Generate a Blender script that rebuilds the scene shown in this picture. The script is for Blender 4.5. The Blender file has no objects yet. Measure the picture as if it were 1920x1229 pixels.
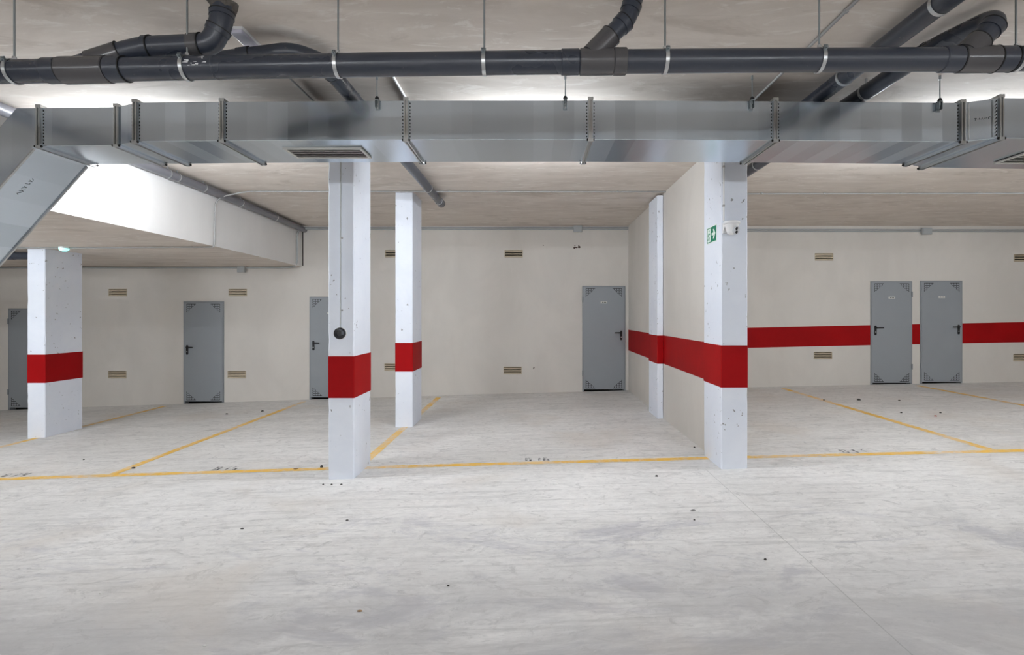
import bpy, bmesh, math, random
from mathutils import Vector, Matrix

random.seed(7)
S = bpy.context.scene
COL = S.collection
PI = math.pi

# ------------------------------------------------------------------ survey
F, CX, CY, H, D = 1000.0, 1000.0, 590.0, 1.56, 10.6     # focal length (px), principal point, eye height, back wall
CEIL = 3.32

def P(px, py, Y):
    return Vector(((px - CX) * Y / F, Y, H - (py - CY) * Y / F))

def fz(x):                       # the floor falls gently towards one side
    x = max(-11.5, min(13.0, x))
    return 0.0276 * x - 0.00049 * x * x

def FP(px, py):                  # point of the floor seen at a pixel
    Y = 5.0
    for _ in range(30):
        X = (px - CX) * Y / F
        Y = (H - fz(X)) * F / (py - CY)
    X = (px - CX) * Y / F
    return Vector((X, Y, fz(X)))

# ------------------------------------------------------------------ materials
class N:
    def __init__(s, name):
        s.m = bpy.data.materials.new(name); s.m.use_nodes = True
        s.t = s.m.node_tree; s.b = s.t.nodes['Principled BSDF']
        s.pos = s.t.nodes.new('ShaderNodeNewGeometry').outputs['Position']
    def node(s, kind, **kw):
        n = s.t.nodes.new(kind)
        for k, v in kw.items(): setattr(n, k, v)
        return n
    def link(s, a, b): s.t.links.new(a, b)
    def inp(s, sock, v):
        if isinstance(v, bpy.types.NodeSocket): s.link(v, sock)
        elif v is not None: sock.default_value = v
    def noise(s, scale=(1, 1, 1), base=1.0, detail=4, rough=.55, dist=0.0, off=(0, 0, 0)):
        mp = s.node('ShaderNodeMapping'); s.link(s.pos, mp.inputs['Vector'])
        mp.inputs['Scale'].default_value = scale; mp.inputs['Location'].default_value = off
        n = s.node('ShaderNodeTexNoise'); s.link(mp.outputs[0], n.inputs['Vector'])
        n.inputs['Scale'].default_value = base; n.inputs['Detail'].default_value = detail
        n.inputs['Roughness'].default_value = rough; n.inputs['Distortion'].default_value = dist
        return n.outputs['Fac']
    def ramp(s, v, a, b, lo=0.0, hi=1.0):
        r = s.node('ShaderNodeMapRange', interpolation_type='SMOOTHSTEP')
        s.link(v, r.inputs['Value'])
        for k, x in zip(('From Min', 'From Max', 'To Min', 'To Max'), (a, b, lo, hi)): r.inputs[k].default_value = x
        return r.outputs[0]
    def math(s, op, a, b=None, c=None):
        n = s.node('ShaderNodeMath', operation=op)
        s.inp(n.inputs[0], a); s.inp(n.inputs[1], b)
        if c is not None: s.inp(n.inputs[2], c)
        return n.outputs[0]
    def mix(s, f, a, b):
        n = s.node('ShaderNodeMix', data_type='RGBA')
        s.inp(n.inputs[0], f)
        s.inp(n.inputs[6], a if isinstance(a, bpy.types.NodeSocket) else (*a, 1))
        s.inp(n.inputs[7], b if isinstance(b, bpy.types.NodeSocket) else (*b, 1))
        return n.outputs[2]
    def xyz(s):
        n = s.node('ShaderNodeSeparateXYZ'); s.link(s.pos, n.inputs[0]); return n.outputs
    def bump(s, h, strength=.2, dist=.01):
        n = s.node('ShaderNodeBump'); s.link(h, n.inputs['Height'])
        n.inputs['Strength'].default_value = strength; n.inputs['Distance'].default_value = dist
        s.link(n.outputs[0], s.b.inputs['Normal'])
    def done(s, col=None, rough=.6, metal=0.0, spec=.5):
        if col is not None: s.inp(s.b.inputs['Base Color'], col if isinstance(col, bpy.types.NodeSocket) else (*col, 1))
        s.inp(s.b.inputs['Roughness'], rough); s.inp(s.b.inputs['Metallic'], metal)
        s.b.inputs['Specular IOR Level'].default_value = spec
        return s.m

def plain(name, c, rough=.5, metal=0.0, var=.06, scale=6, spec=.5):
    n = N(name)
    lo = tuple(max(0, x * (1 - var)) for x in c); hi = tuple(min(1, x * (1 + var)) for x in c)
    return n.done(n.mix(n.noise(base=scale), lo, hi), rough, metal, spec)

def concrete_colour(n):
    big = n.ramp(n.noise((.6, 1.0, 1), 1.0, 8, .66, 1.0), .33, .68)
    col = n.mix(big, (.71, .70, .685), (.82, .81, .795))
    mid = n.noise((2.2, 3.6, 1), 1.0, 9, .72, 1.6, (2, 6, 0))
    col = n.mix(n.ramp(mid, .30, .50, .45, 0), col, (.46, .452, .444))
    fine = n.noise((.9, 16, 1), 1.0, 8, .74, .9)
    col = n.mix(n.ramp(fine, .48, .66, 0, .48), col, (.45, .444, .436))
    mot = n.noise((4, 7, 1), 1.0, 9, .78, 2.0)
    col = n.mix(n.ramp(mot, .52, .64, 0, .6), col, (.42, .414, .408))
    pale = n.noise((2.4, 5.0, 1), 1.0, 8, .75, 2.2, (7, 3, 0))
    col = n.mix(n.ramp(pale, .55, .66, 0, .6), col, (.83, .825, .81))
    grain = n.noise((14, 24, 1), 1.0, 5, .75)
    col = n.mix(n.ramp(grain, .40, .66, 0, .22), col, (.42, .415, .41))
    return col

def make_floor():
    n = N('trowelled_concrete')
    col = concrete_colour(n)
    x, y, z = n.xyz()
    lane = n.ramp(y, 4.7, 3.7)
    tyre = n.noise((.7, 1.5, 1), 1.0, 9, .72, 1.6, (3.3, 1.7, 0))
    col = n.mix(n.math('MULTIPLY', n.ramp(tyre, .50, .64, 0, .5), lane), col, (.35, .35, .405))
    # lane grime, its colour deepened towards the near end so the floor reads dimmer
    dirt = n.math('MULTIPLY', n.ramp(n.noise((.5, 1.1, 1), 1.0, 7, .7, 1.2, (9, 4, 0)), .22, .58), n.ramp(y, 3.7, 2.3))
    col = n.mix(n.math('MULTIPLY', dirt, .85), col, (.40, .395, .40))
    warm = n.noise((.8, .8, 1), 1.0, 4, .5, .4, (11, 5, 0))
    col = n.mix(n.ramp(warm, .52, .72, 0, .4), col, (.60, .545, .485))
    for cx, y0 in ((-4.72, 40.0), (1.685, 5.2)):
        d = n.math('ABSOLUTE', n.math('SUBTRACT', x, cx))
        line = n.math('LESS_THAN', d, .0035)
        line = n.math('MULTIPLY', line, n.math('LESS_THAN', y, y0))
        col = n.mix(n.math('MULTIPLY', line, .35), col, (.2, .2, .19))
    h = n.noise((2, 26, 1), 1.0, 6, .7)
    n.bump(h, .12, .006)
    return n.done(col, n.ramp(tyre, .3, .7, .62, .48), spec=.35)

def make_yellow():
    n = N('worn_yellow_paint')
    col = concrete_colour(n)
    wear = n.noise((1, 1, 1), 9.0, 6, .7, .5)
    wear2 = n.noise((1, 1, 1), 1.1, 3, .5, 0, (4, 9, 0))
    f = n.math('ADD', n.ramp(wear, .42, .68, 0, .55), n.ramp(wear2, .42, .68, -.05, .45))
    return n.done(n.mix(f, (.86, .52, .08), col), .55)

def make_worn_black():
    n = N('worn_black_stencil')
    f = n.ramp(n.noise((1, 1, 1), 26.0, 3, .6), .40, .62)
    return n.done(n.mix(f, (.06, .06, .065), concrete_colour(n)), .7)

def make_ceiling():
    n = N('raw_ceiling_plaster')
    a = n.noise((.8, 2.4, 1), 1.0, 7, .65, 1.4)
    col = n.mix(n.ramp(a, .3, .7), (.62, .56, .505), (.72, .66, .60))
    b = n.noise((1.1, 3.6, 1), 1.2, 8, .68, 2.6, (5, 2, 0))
    col = n.mix(n.ramp(b, .54, .66, 0, .75), col, (.80, .76, .71))
    c = n.noise((1.5, 4, 1), .8, 6, .7, 1.0, (1, 8, 0))
    col = n.mix(n.ramp(c, .53, .70, 0, .55), col, (.47, .415, .36))
    n.bump(b, .10, .01)
    return n.done(col, .85, spec=.2)

def make_wall(name, c, v=.05):
    n = N(name)
    a = n.noise((1, 1, .6), 1.1, 6, .6, .5)
    lo = tuple(x * (1 - v) for x in c); hi = tuple(min(1, x * (1 + v * .6)) for x in c)
    col = n.mix(n.ramp(a, .3, .7), lo, hi)
    b = n.noise((6, 6, 1.0), 1.0, 4, .6)
    col = n.mix(n.ramp(b, .55, .8, 0, .12), col, tuple(x * .8 for x in c))
    n.bump(n.noise((1, 1, 1), 30.0, 4, .6), .08, .004)
    return n.done(col, .8, spec=.25)

def make_pillar():
    n = N('white_masonry_paint')
    a = n.noise((1, 1, 1), 2.0, 6, .6, .5)
    col = n.mix(n.ramp(a, .3, .7), (.775, .825, .925), (.83, .875, .96))
    pit = n.noise((1, 1, 1), 22.0, 2, .5)
    gate = n.noise((1, 1, 1), 3.0, 2, .5, 0, (3, 3, 3))
    k = n.math('MULTIPLY', n.ramp(pit, .68, .71), n.ramp(gate, .47, .54))
    col = n.mix(n.math('MULTIPLY', k, .75), col, (.16, .16, .16))
    n.bump(n.noise((1, 1, 1), 28.0, 5, .6), .10, .006)
    return n.done(col, .7, spec=.3)

def make_galv(name='galvanised_sheet', tint=(.60, .675, .75), base=.22):
    n = N(name)
    x, y, z = n.xyz()
    cell = n.math('FLOOR', n.math('MULTIPLY', x, 6.6))
    w = n.node('ShaderNodeTexWhiteNoise', noise_dimensions='1D'); n.link(cell, w.inputs['W'])
    sp = n.noise((1, 1, 1), 1.2, 2, .5)
    t = n.math('ADD', n.math('MULTIPLY', w.outputs['Value'], .75), n.math('MULTIPLY', sp, .25))
    col = n.mix(t, tuple(c * .88 for c in tint), tuple(min(1, c * 1.12) for c in tint))
    r = n.math('MULTIPLY_ADD', t, .08, base - .02)
    return n.done(col, r, 1.0)

def make_pvc():
    n = N('dark_grey_pvc')
    a = n.noise((1, 1, 1), 1.3, 4, .55)
    col = n.mix(n.ramp(a, .35, .65), (.030, .037, .054), (.044, .051, .070))
    d = n.noise((1, 1, 1), 40.0, 3, .6)
    col = n.mix(n.ramp(d, .66, .74, 0, .25), col, (.20, .19, .18))
    return n.done(col, n.ramp(a, .3, .7, .24, .36), 0, .6)

def make_emit(name, c, s):
    m = bpy.data.materials.new(name); m.use_nodes = True
    b = m.node_tree.nodes['Principled BSDF']
    b.inputs['Base Color'].default_value = (.8, .8, .8, 1)
    b.inputs['Emission Color'].default_value = (*c, 1)
    b.inputs['Emission Strength'].default_value = s
    return m

def make_red():
    n = N('red_band_paint')
    a = n.noise((1, 1, 1), 2.0, 5, .6)
    return n.done(n.mix(n.ramp(a, .3, .7), (.285, .0015, .003), (.335, .002, .004)), .6, spec=.12)

M = dict(
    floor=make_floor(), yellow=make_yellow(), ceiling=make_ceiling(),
    wall=make_wall('cream_wall_paint', (.665, .638, .60)), soffit=make_wall('pale_soffit_paint', (.74, .735, .725), .04),
    pillar=make_pillar(), red=make_red(),
    galv=make_galv(), flange=make_galv('flange_steel', (.50, .51, .51), .30), zinc=plain('zinc_steel', (.36, .40, .42), .38, .9),
    clamp=plain('bright_clamp_steel', (.60, .62, .63), .30, .9), pvc=make_pvc(),
    fitting=plain('grey_pvc_fitting', (.085, .083, .088), .22, 0, .10), seal=plain('black_rubber', (.01, .01, .01), .6),
    conduit=plain('grey_conduit', (.34, .34, .34), .5), box=plain('grey_box_plastic', (.40, .42, .43), .5),
    door=plain('grey_door_paint', (.285, .31, .335), .42, 0, .05, 2), frame=plain('grey_frame_paint', (.26, .28, .30), .45),
    black=plain('black_plastic', (.008, .008, .010), .32), dark=plain('dark_void', (.012, .011, .010), .9),
    white=plain('white_plastic', (.80, .81, .82), .35, 0, .02), beige=plain('beige_vent_plastic', (.50, .43, .32), .6, 0, .10),
    green=plain('sign_green', (.0, .21, .115), .4, 0, .04), signwhite=plain('sign_white', (.82, .90, .86), .4, 0, .02),
    paintblack=make_worn_black(), marker=plain('black_marker_ink', (.02, .02, .025), .6),
    grille=plain('white_grille_metal', (.60, .60, .57), .45, 0, .04), grillein=plain('grey_grille_blade', (.30, .30, .28), .5, 0, .04),
    foam=plain('old_mortar', (.10, .09, .08), .9, 0, .5, 60), plate=plain('pale_plate', (.62, .62, .58), .5),
    stone=plain('dark_chip', (.045, .042, .040), .8, 0, .4, 30), leaf=plain('brown_leaf', (.26, .15, .06), .8, 0, .3, 30),
    paper=plain('white_scrap', (.82, .82, .80), .8), redchip=plain('red_chip', (.45, .02, .02), .7),
    teal=make_emit('teal_lamp', (.10, .80, .70), 1.6), tube=make_emit('lamp_diffuser_glow', (.90, .95, 1.0), 78.0),
    dim=make_emit('lane_lamp_glow', (.90, .95, 1.0), 92.0), led=make_emit('green_led_glow', (.65, .85, .12), 1.2), offdiff=plain('unlit_diffuser', (.60, .60, .70), .3, 0, .02),
)

# ------------------------------------------------------------------ mesh helpers
class MB:
    def __init__(s): s.bm = bmesh.new(); s.mi = 0
    def face(s, vs):
        try:
            f = s.bm.faces.new(vs); f.material_index = s.mi; return f
        except ValueError: return None
    def quad(s, *ps): return s.face([s.bm.verts.new(p) for p in ps])
    def hexa(s, p):   # 8 points: bottom ring 0-3, top ring 4-7
        v = [s.bm.verts.new(q) for q in p]
        for f in ((3, 2, 1, 0), (4, 5, 6, 7), (0, 1, 5, 4), (1, 2, 6, 5), (2, 3, 7, 6), (3, 0, 4, 7)): s.face([v[i] for i in f])
    def box(s, x0, x1, y0, y1, z0, z1):
        s.hexa([(x0, y0, z0), (x1, y0, z0), (x1, y1, z0), (x0, y1, z0), (x0, y0, z1), (x1, y0, z1), (x1, y1, z1), (x0, y1, z1)])
    def rings(s, rings, cap=True, close=True):
        vs = [[s.bm.verts.new(p) for p in r] for r in rings]
        n = len(vs[0])
        for a, b in zip(vs, vs[1:]):
            for i in range(n if close else n - 1):
                s.face([a[i], a[(i + 1) % n], b[(i + 1) % n], b[i]])
        if cap:
            s.face(list(reversed(vs[0]))); s.face(vs[-1])
    def tube(s, pts, r, seg=16, fillet=0.0, fseg=6, cap=True):
        pts = [Vector(p) for p in pts]
        if fillet and len(pts) > 2:
            out = [pts[0]]
            for a, b, c in zip(pts, pts[1:], pts[2:]):
                u, w = (a - b), (c - b)
                d = min(fillet, u.length * .49, w.length * .49)
                p, q = b + u.normalized() * d, b + w.normalized() * d
                for i in range(fseg + 1):
                    t = i / fseg
                    out.append((1 - t) ** 2 * p + 2 * t * (1 - t) * b + t * t * q)
            pts = out + [pts[-1]]
        rr = r if isinstance(r, (list, tuple)) else [r] * len(pts)
        t0 = (pts[1] - pts[0]).normalized()
        up = Vector((0, 0, 1)) if abs(t0.z) < .9 else Vector((0, 1, 0))
        nrm = t0.cross(up).normalized()
        rings = []
        for i, p in enumerate(pts):
            ta = (pts[i] - pts[i - 1]).normalized() if i else (pts[1] - pts[0]).normalized()
            tb = (pts[i + 1] - pts[i]).normalized() if i < len(pts) - 1 else ta
            t = (ta + tb).normalized()
            nrm = (nrm - t * nrm.dot(t)).normalized()
            bn = t.cross(nrm)
            k = 1 / max(.5, math.cos(ta.angle(tb, 0) / 2))
            rings.append([p + (nrm * math.cos(a) + bn * math.sin(a)) * rr[i] * (k if 0 < i < len(pts) - 1 else 1)
                          for a in [2 * PI * j / seg for j in range(seg)]])
        s.rings(rings, cap)
    def cyl(s, a, b, r, seg=16): s.tube([a, b], r, seg)
    def lathe(s, c, prof, axis=Vector((0, 0, 1)), seg=24):   # prof: (radius, height) along axis
        axis = Vector(axis).normalized(); c = Vector(c)
        u = axis.orthogonal().normalized(); w = axis.cross(u)
        s.rings([[c + axis * h + (u * math.cos(t) + w * math.sin(t)) * max(r, 1e-4) for t in [2 * PI * j / seg for j in range(seg)]] for r, h in prof])
    def poly(s, pts, n, th):   # flat polygon extruded by th along n
        n = Vector(n).normalized() * th
        a = [Vector(p) for p in pts]
        s.rings([a, [p + n for p in a]])
    def build(s, name, mats, parent=None, smooth=False, bevel=0.0, loc=None):
        bmesh.ops.recalc_face_normals(s.bm, faces=s.bm.faces)
        me = bpy.data.meshes.new(name); s.bm.to_mesh(me); s.bm.free()
        for m in (mats if isinstance(mats, (list, tuple)) else [mats]): me.materials.append(m)
        o = bpy.data.objects.new(name, me); COL.objects.link(o)
        if smooth:
            for p in me.polygons: p.use_smooth = True
            e = o.modifiers.new('split', 'EDGE_SPLIT'); e.split_angle = math.radians(38)
        if bevel:
            b = o.modifiers.new('soft', 'BEVEL'); b.width = bevel; b.segments = 2; b.limit_method = 'ANGLE'
        if parent is not None:
            o.parent = parent
            if parent.parent is None: o.matrix_parent_inverse = Matrix.Translation(-parent.location)
        return o

def tag(o, label=None, cat=None, group=None, kind=None):
    for k, v in (('label', label), ('category', cat), ('group', group), ('kind', kind)):
        if v: o[k] = v
    return o

def thing(name, label, cat, loc=(0, 0, 0), group=None, kind=None):
    o = bpy.data.objects.new(name, None); COL.objects.link(o)
    o.location = loc; o.empty_display_size = .1
    return tag(o, label, cat, group, kind)

def struct(o, label=None, cat=None): return tag(o, label, cat, None, 'structure')

def copy_tree(o, parent=None):
    c = o.copy(); COL.objects.link(c)
    if parent is not None: c.parent = parent
    for ch in [x for x in bpy.data.objects if x.parent == o]: copy_tree(ch, c)
    return c

# ------------------------------------------------------------------ the shell
XL, XR, YF = -13.0, 13.0, -6.5
m = MB()
nx = 52
vs = [[m.bm.verts.new((XL + (XR - XL) * i / nx, y, fz(XL + (XR - XL) * i / nx))) for i in range(nx + 1)] for y in (YF, -2, 2, 4, 6, 8, 9.5, D + .02)]
for a, b in zip(vs, vs[1:]):
    for i in range(nx): m.face([a[i], a[i + 1], b[i + 1], b[i]])
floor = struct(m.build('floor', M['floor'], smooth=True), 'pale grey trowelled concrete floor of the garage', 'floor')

m = MB(); m.box(XL, XR, YF, D + .3, CEIL, CEIL + .25)
ceiling = struct(m.build('ceiling', M['ceiling']), 'raw beige plastered concrete ceiling', 'ceiling')

# doors and vents are set in real openings of the back wall
DOORS = [  # px left, px right, py top, py bottom, handle side, plate
    (17, 96, 579, 767, 0, False), (345, 420, 566, 755, -1, False), (581, 660, 557, 748, -1, True),
    (1092, 1172, 537, 730, 1, True), (1632, 1709, 528, 720, -1, True), (1725, 1803, 527, 718, 1, True)]
VENTS = [(221, 549), (446, 549), (739, 476), (963, 476), (1545, 482), (1918, 484),
         (220, 703), (444, 703), (738, 689), (961, 695), (1543, 667), (1917, 671)]
VW, VH = .365, .15
holes = []
for x0, x1, y0, y1, s, pl in DOORS:
    a, b = P(x0, y0, D), P(x1, y0, D); holes.append((a.x, b.x, -1.0, a.z, .14))
for px, py in VENTS:
    c = P(px, py, D); holes.append((c.x - VW / 2, c.x + VW / 2, c.z - VH / 2, c.z + VH / 2, .07))

m = MB()
xs = sorted(set([XL, XR] + [h[0] for h in holes] + [h[1] for h in holes]))
zs = sorted(set([-1.0, CEIL + .02] + [h[2] for h in holes] + [h[3] for h in holes]))
inhole = lambda x, z: any(h[0] < x < h[1] and h[2] < z < h[3] for h in holes)
for xa, xb in zip(xs, xs[1:]):
    for za, zb in zip(zs, zs[1:]):
        if not inhole((xa + xb) / 2, (za + zb) / 2):
            m.quad((xa, D, za), (xb, D, za), (xb, D, zb), (xa, D, zb))
for x0, x1, z0, z1, d in holes:
    for q in (((x0, D, z0), (x0, D + d, z0), (x0, D + d, z1), (x0, D, z1)), ((x1, D, z0), (x1, D, z1), (x1, D + d, z1), (x1, D + d, z0)),
              ((x0, D, z1), (x0, D + d, z1), (x1, D + d, z1), (x1, D, z1)), ((x0, D, z0), (x1, D, z0), (x1, D + d, z0), (x0, D + d, z0))):
        m.quad(*q)
    m.mi = 1; m.quad((x0, D + d, z0), (x1, D + d, z0), (x1, D + d, z1), (x0, D + d, z1)); m.mi = 0
m.quad((XL, D + .3, -1), (XR, D + .3, -1), (XR, D + .3, CEIL + .02), (XL, D + .3, CEIL + .02))
wall_back = struct(m.build('wall_back', [M['wall'], M['dark']]), 'cream painted back wall with grey metal doors', 'wall')

m = MB(); m.box(XL - .2, XL, YF, D + .3, -1, CEIL); struct(m.build('wall_left', M['wall']))
m = MB(); m.box(XR, XR + .2, YF, D + .3, -1, CEIL); struct(m.build('wall_right', M['wall']))
m = MB(); m.box(XL, XR, YF - .2, YF, -1, CEIL); struct(m.build('wall_front', M['wall']))

# partition between the two bays
WX = 1.89
m = MB(); m.box(WX, WX + .16, 5.735, D, -.4, CEIL)
wall_mid = struct(m.build('wall_middle', M['wall']), 'cream partition wall with a red band dividing the two bays', 'wall')

B0, B1 = .795, 1.205
def band_x(m, x0, x1, y):     # band on a wall facing the viewer
    n = max(1, int((x1 - x0) / .4))
    for i in range(n):
        a, b = x0 + (x1 - x0) * i / n, x0 + (x1 - x0) * (i + 1) / n
        m.hexa([(a, y - .002, fz(a) + B0), (b, y - .002, fz(b) + B0), (b, y, fz(b) + B0), (a, y, fz(a) + B0),
                (a, y - .002, fz(a) + B1), (b, y - .002, fz(b) + B1), (b, y, fz(b) + B1), (a, y, fz(a) + B1)])
m = MB(); zc = fz(WX); m.box(WX - .002, WX, 5.735, 7.74, zc + B0, zc + B1); m.box(WX - .002, WX, 8.32, D - .002, zc + B0, zc + B1)
tag(m.build('painted_band', M['red'], wall_mid), 'red painted band')
m = MB()
e5, e6 = (P(DOORS[4][0], 0, D).x, P(DOORS[4][1], 0, D).x), (P(DOORS[5][0], 0, D).x, P(DOORS[5][1], 0, D).x)
B0, B1 = .785, 1.185
band_x(m, WX + .16, e5[0], D); band_x(m, e5[1], e6[0], D); band_x(m, e6[1], 11.5, D)
B0, B1 = .795, 1.205
tag(m.build('painted_band', M['red'], wall_back), 'red painted band')

# chips and drill holes of the back wall
m = MB(); rng = random.Random(3)
for px, py, r in ((1019, 460, .012), (1078, 461, .012), (1085, 461, .012), (1077, 465, .022), (1081, 464.5, .022), (1086, 463.5, .028), (1001, 690, .016), (1000, 692, .012)):
    c = P(px, py, D); m.poly([(c.x + r * math.cos(a) * rng.uniform(.7, 1.3), D - .001, c.z + r * .7 * math.sin(a) * rng.uniform(.7, 1.3)) for a in [2 * PI * i / 9 for i in range(9)]], (0, 1, 0), .0008)
tag(m.build('drill_hole', plain('rusty_hole', (.05, .022, .015), .9, 0, .4, 40), wall_back), 'rusty chipped holes')

# dropped soffit of the ramp
SZ = 2.51
edge = [(-4.42, 4.62), (-4.42, 5.4), (-4.425, 6.4), (-4.435, 7.3), (-4.47, 8.2), (-4.52, 9.2), (-4.58, 10.1), (-4.61, D - .001)]
m = MB()
ring = [(x, y) for x, y in edge] + [(XL, D - .001), (XL, 4.62)]
lo = [m.bm.verts.new((x, y, SZ)) for x, y in ring]; hi = [m.bm.verts.new((x, y, CEIL - .001)) for x, y in ring]
m.mi = 1; m.face(lo); m.mi = 0
for i in range(len(ring)): m.face([lo[i], lo[(i + 1) % len(ring)], hi[(i + 1) % len(ring)], hi[i]])
struct(m.build('ceiling_soffit', [M['soffit'], M['ceiling']]), 'dropped ceiling block with a curved pale side face', 'ceiling')

# open joint beside the soffit
m = MB(); x = P(568, 0, D).x
m.box(x - .008, x + .008, D - .004, D - .001, SZ + .02, CEIL - .06)
struct(m.build('trim_1', M['dark']))

# ------------------------------------------------------------------ road paint, children of the floor
def strip(x0, x1, y0, y1, h=.0015):
    m = MB(); n = max(1, int((x1 - x0) / .4))
    for i in range(n):
        a, b = x0 + (x1 - x0) * i / n, x0 + (x1 - x0) * (i + 1) / n
        m.quad((a, y0, fz(a) + h), (b, y0, fz(b) + h), (b, y1, fz(b) + h), (a, y1, fz(a) + h))
    return m
tag(strip(-9.5, 9.5, 5.55, 5.65).build('parking_line', M['yellow'], floor), 'yellow line along the front of the bays')
for x, lab in ((-7.15, 'yellow line under the pillar by the soffit'), (-4.45, 'yellow line running back below the soffit edge'), (-1.84, 'yellow line passing under the two middle pillars'),
               (4.85, 'yellow line between the two bays beyond the partition'), (7.45, 'yellow line beyond the pair of doors')):
    tag(strip(x - .05, x + .05, 5.65, D - .25, .0017).build('parking_line', M['yellow'], floor), lab)

SEG = {'0': 'abcdef', '1': 'bc', '4': 'bcfg', '5': 'acdfg', '6': 'acdefg', '7': 'abc'}
def stencil(text, x0, y0, dw=.066, dh=.125, gap=.030, t=.024):
    m = MB()
    def r(a, b, c, d):
        m.quad((a, c, fz(a) + .0024), (b, c, fz(b) + .0024), (b, d, fz(b) + .0024), (a, d, fz(a) + .0024))
    for ch in text:
        x1, mid = x0 + dw, y0 + dh / 2
        g = .004
        for s in SEG[ch]:
            if s == 'a': r(x0 + t + g, x1 - t - g, y0 + dh - t, y0 + dh)
            if s == 'd': r(x0 + t + g, x1 - t - g, y0, y0 + t)
            if s == 'g': r(x0 + t + g, x1 - t - g, mid - t / 2, mid + t / 2)
            if s == 'b': r(x1 - t, x1, mid + g, y0 + dh)
            if s == 'c': r(x1 - t, x1, y0, mid - g)
            if s == 'e': r(x0, x0 + t, y0, mid - g)
            if s == 'f': r(x0, x0 + t, mid + g, y0 + dh)
        x0 = x1 + gap
    return m.build('bay_number', M['paintblack'], floor)
for t, px in (('014', 4), ('015', 401), ('016', 985), ('017', 1578)):
    tag(stencil(t, (px - CX) * 5.72 / F, 5.67), 'black stencilled bay number ' + t)

# ------------------------------------------------------------------ pillars
def pillar(label, x0, x1, y0, y1, top, group='white pillars with a red band', name='concrete_pillar', jit=.0016):
    xm, ym = (x0 + x1) / 2, (y0 + y1) / 2
    root = thing(name, label, 'pillar', (xm, ym, fz(xm)), group, 'thing')
    m = MB(); n = 44; c = .007; rg = random.Random(int(abs(x0 * 100)))
    rings = []
    for i in range(n + 1):
        z = (min(fz(x0), fz(x1)) - .02) + (top - min(fz(x0), fz(x1)) + .02) * i / n
        r = []
        for (cx, cy, sx, sy) in ((x0, y0, 1, 1), (x1, y0, -1, 1), (x1, y1, -1, -1), (x0, y1, 1, -1)):
            chip = (rg.uniform(.003, .008) if rg.random() < .10 else 0)
            j = rg.uniform(0, jit) + chip
            if (sx > 0) == (sy > 0): r += [(cx + sx * .001, cy + sy * (c + j), z), (cx + sx * (c + j), cy + sy * .001, z)]
            else: r += [(cx + sx * (c + j), cy + sy * .001, z), (cx + sx * .001, cy + sy * (c + j), z)]
        rings.append(r)
    m.rings(rings); m.build('shaft', M['pillar'], root)
    m = MB(); e = .0022; b0, b1 = fz(xm) + B0, fz(xm) + B1
    m.rings([[(x0 - e + .006, y0 - e, z), (x1 + e - .006, y0 - e, z), (x1 + e, y0 - e + .006, z), (x1 + e, y1 + e, z), (x0 - e, y1 + e, z), (x0 - e, y0 - e + .006, z)] for z in (b0, b1)])
    tag(m.build('painted_band', M['red'], root), 'red painted band')
    return root
pillar('freestanding white red-banded pillar carrying a round black fitting', -2.007, -1.755, 5.22, 5.755, CEIL)
pillar('white red-banded pillar at the partition end, carrying an exit sign and a camera', 1.832, 2.09, 5.20, 5.73, CEIL)
pillar('slim white red-banded pillar standing between the two yellow line halves', -1.976, -1.726, 7.63, 8.24, CEIL)
pillar('white red-banded pillar under the dropped soffit, in front of a grey door', -7.30, -7.04, 7.69, 8.33, SZ)
pillar('shallow white pilaster with a red band against the partition wall', 1.80, WX - .004, 7.74, 8.31, CEIL - .03, None, 'wall_pilaster')

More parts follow.
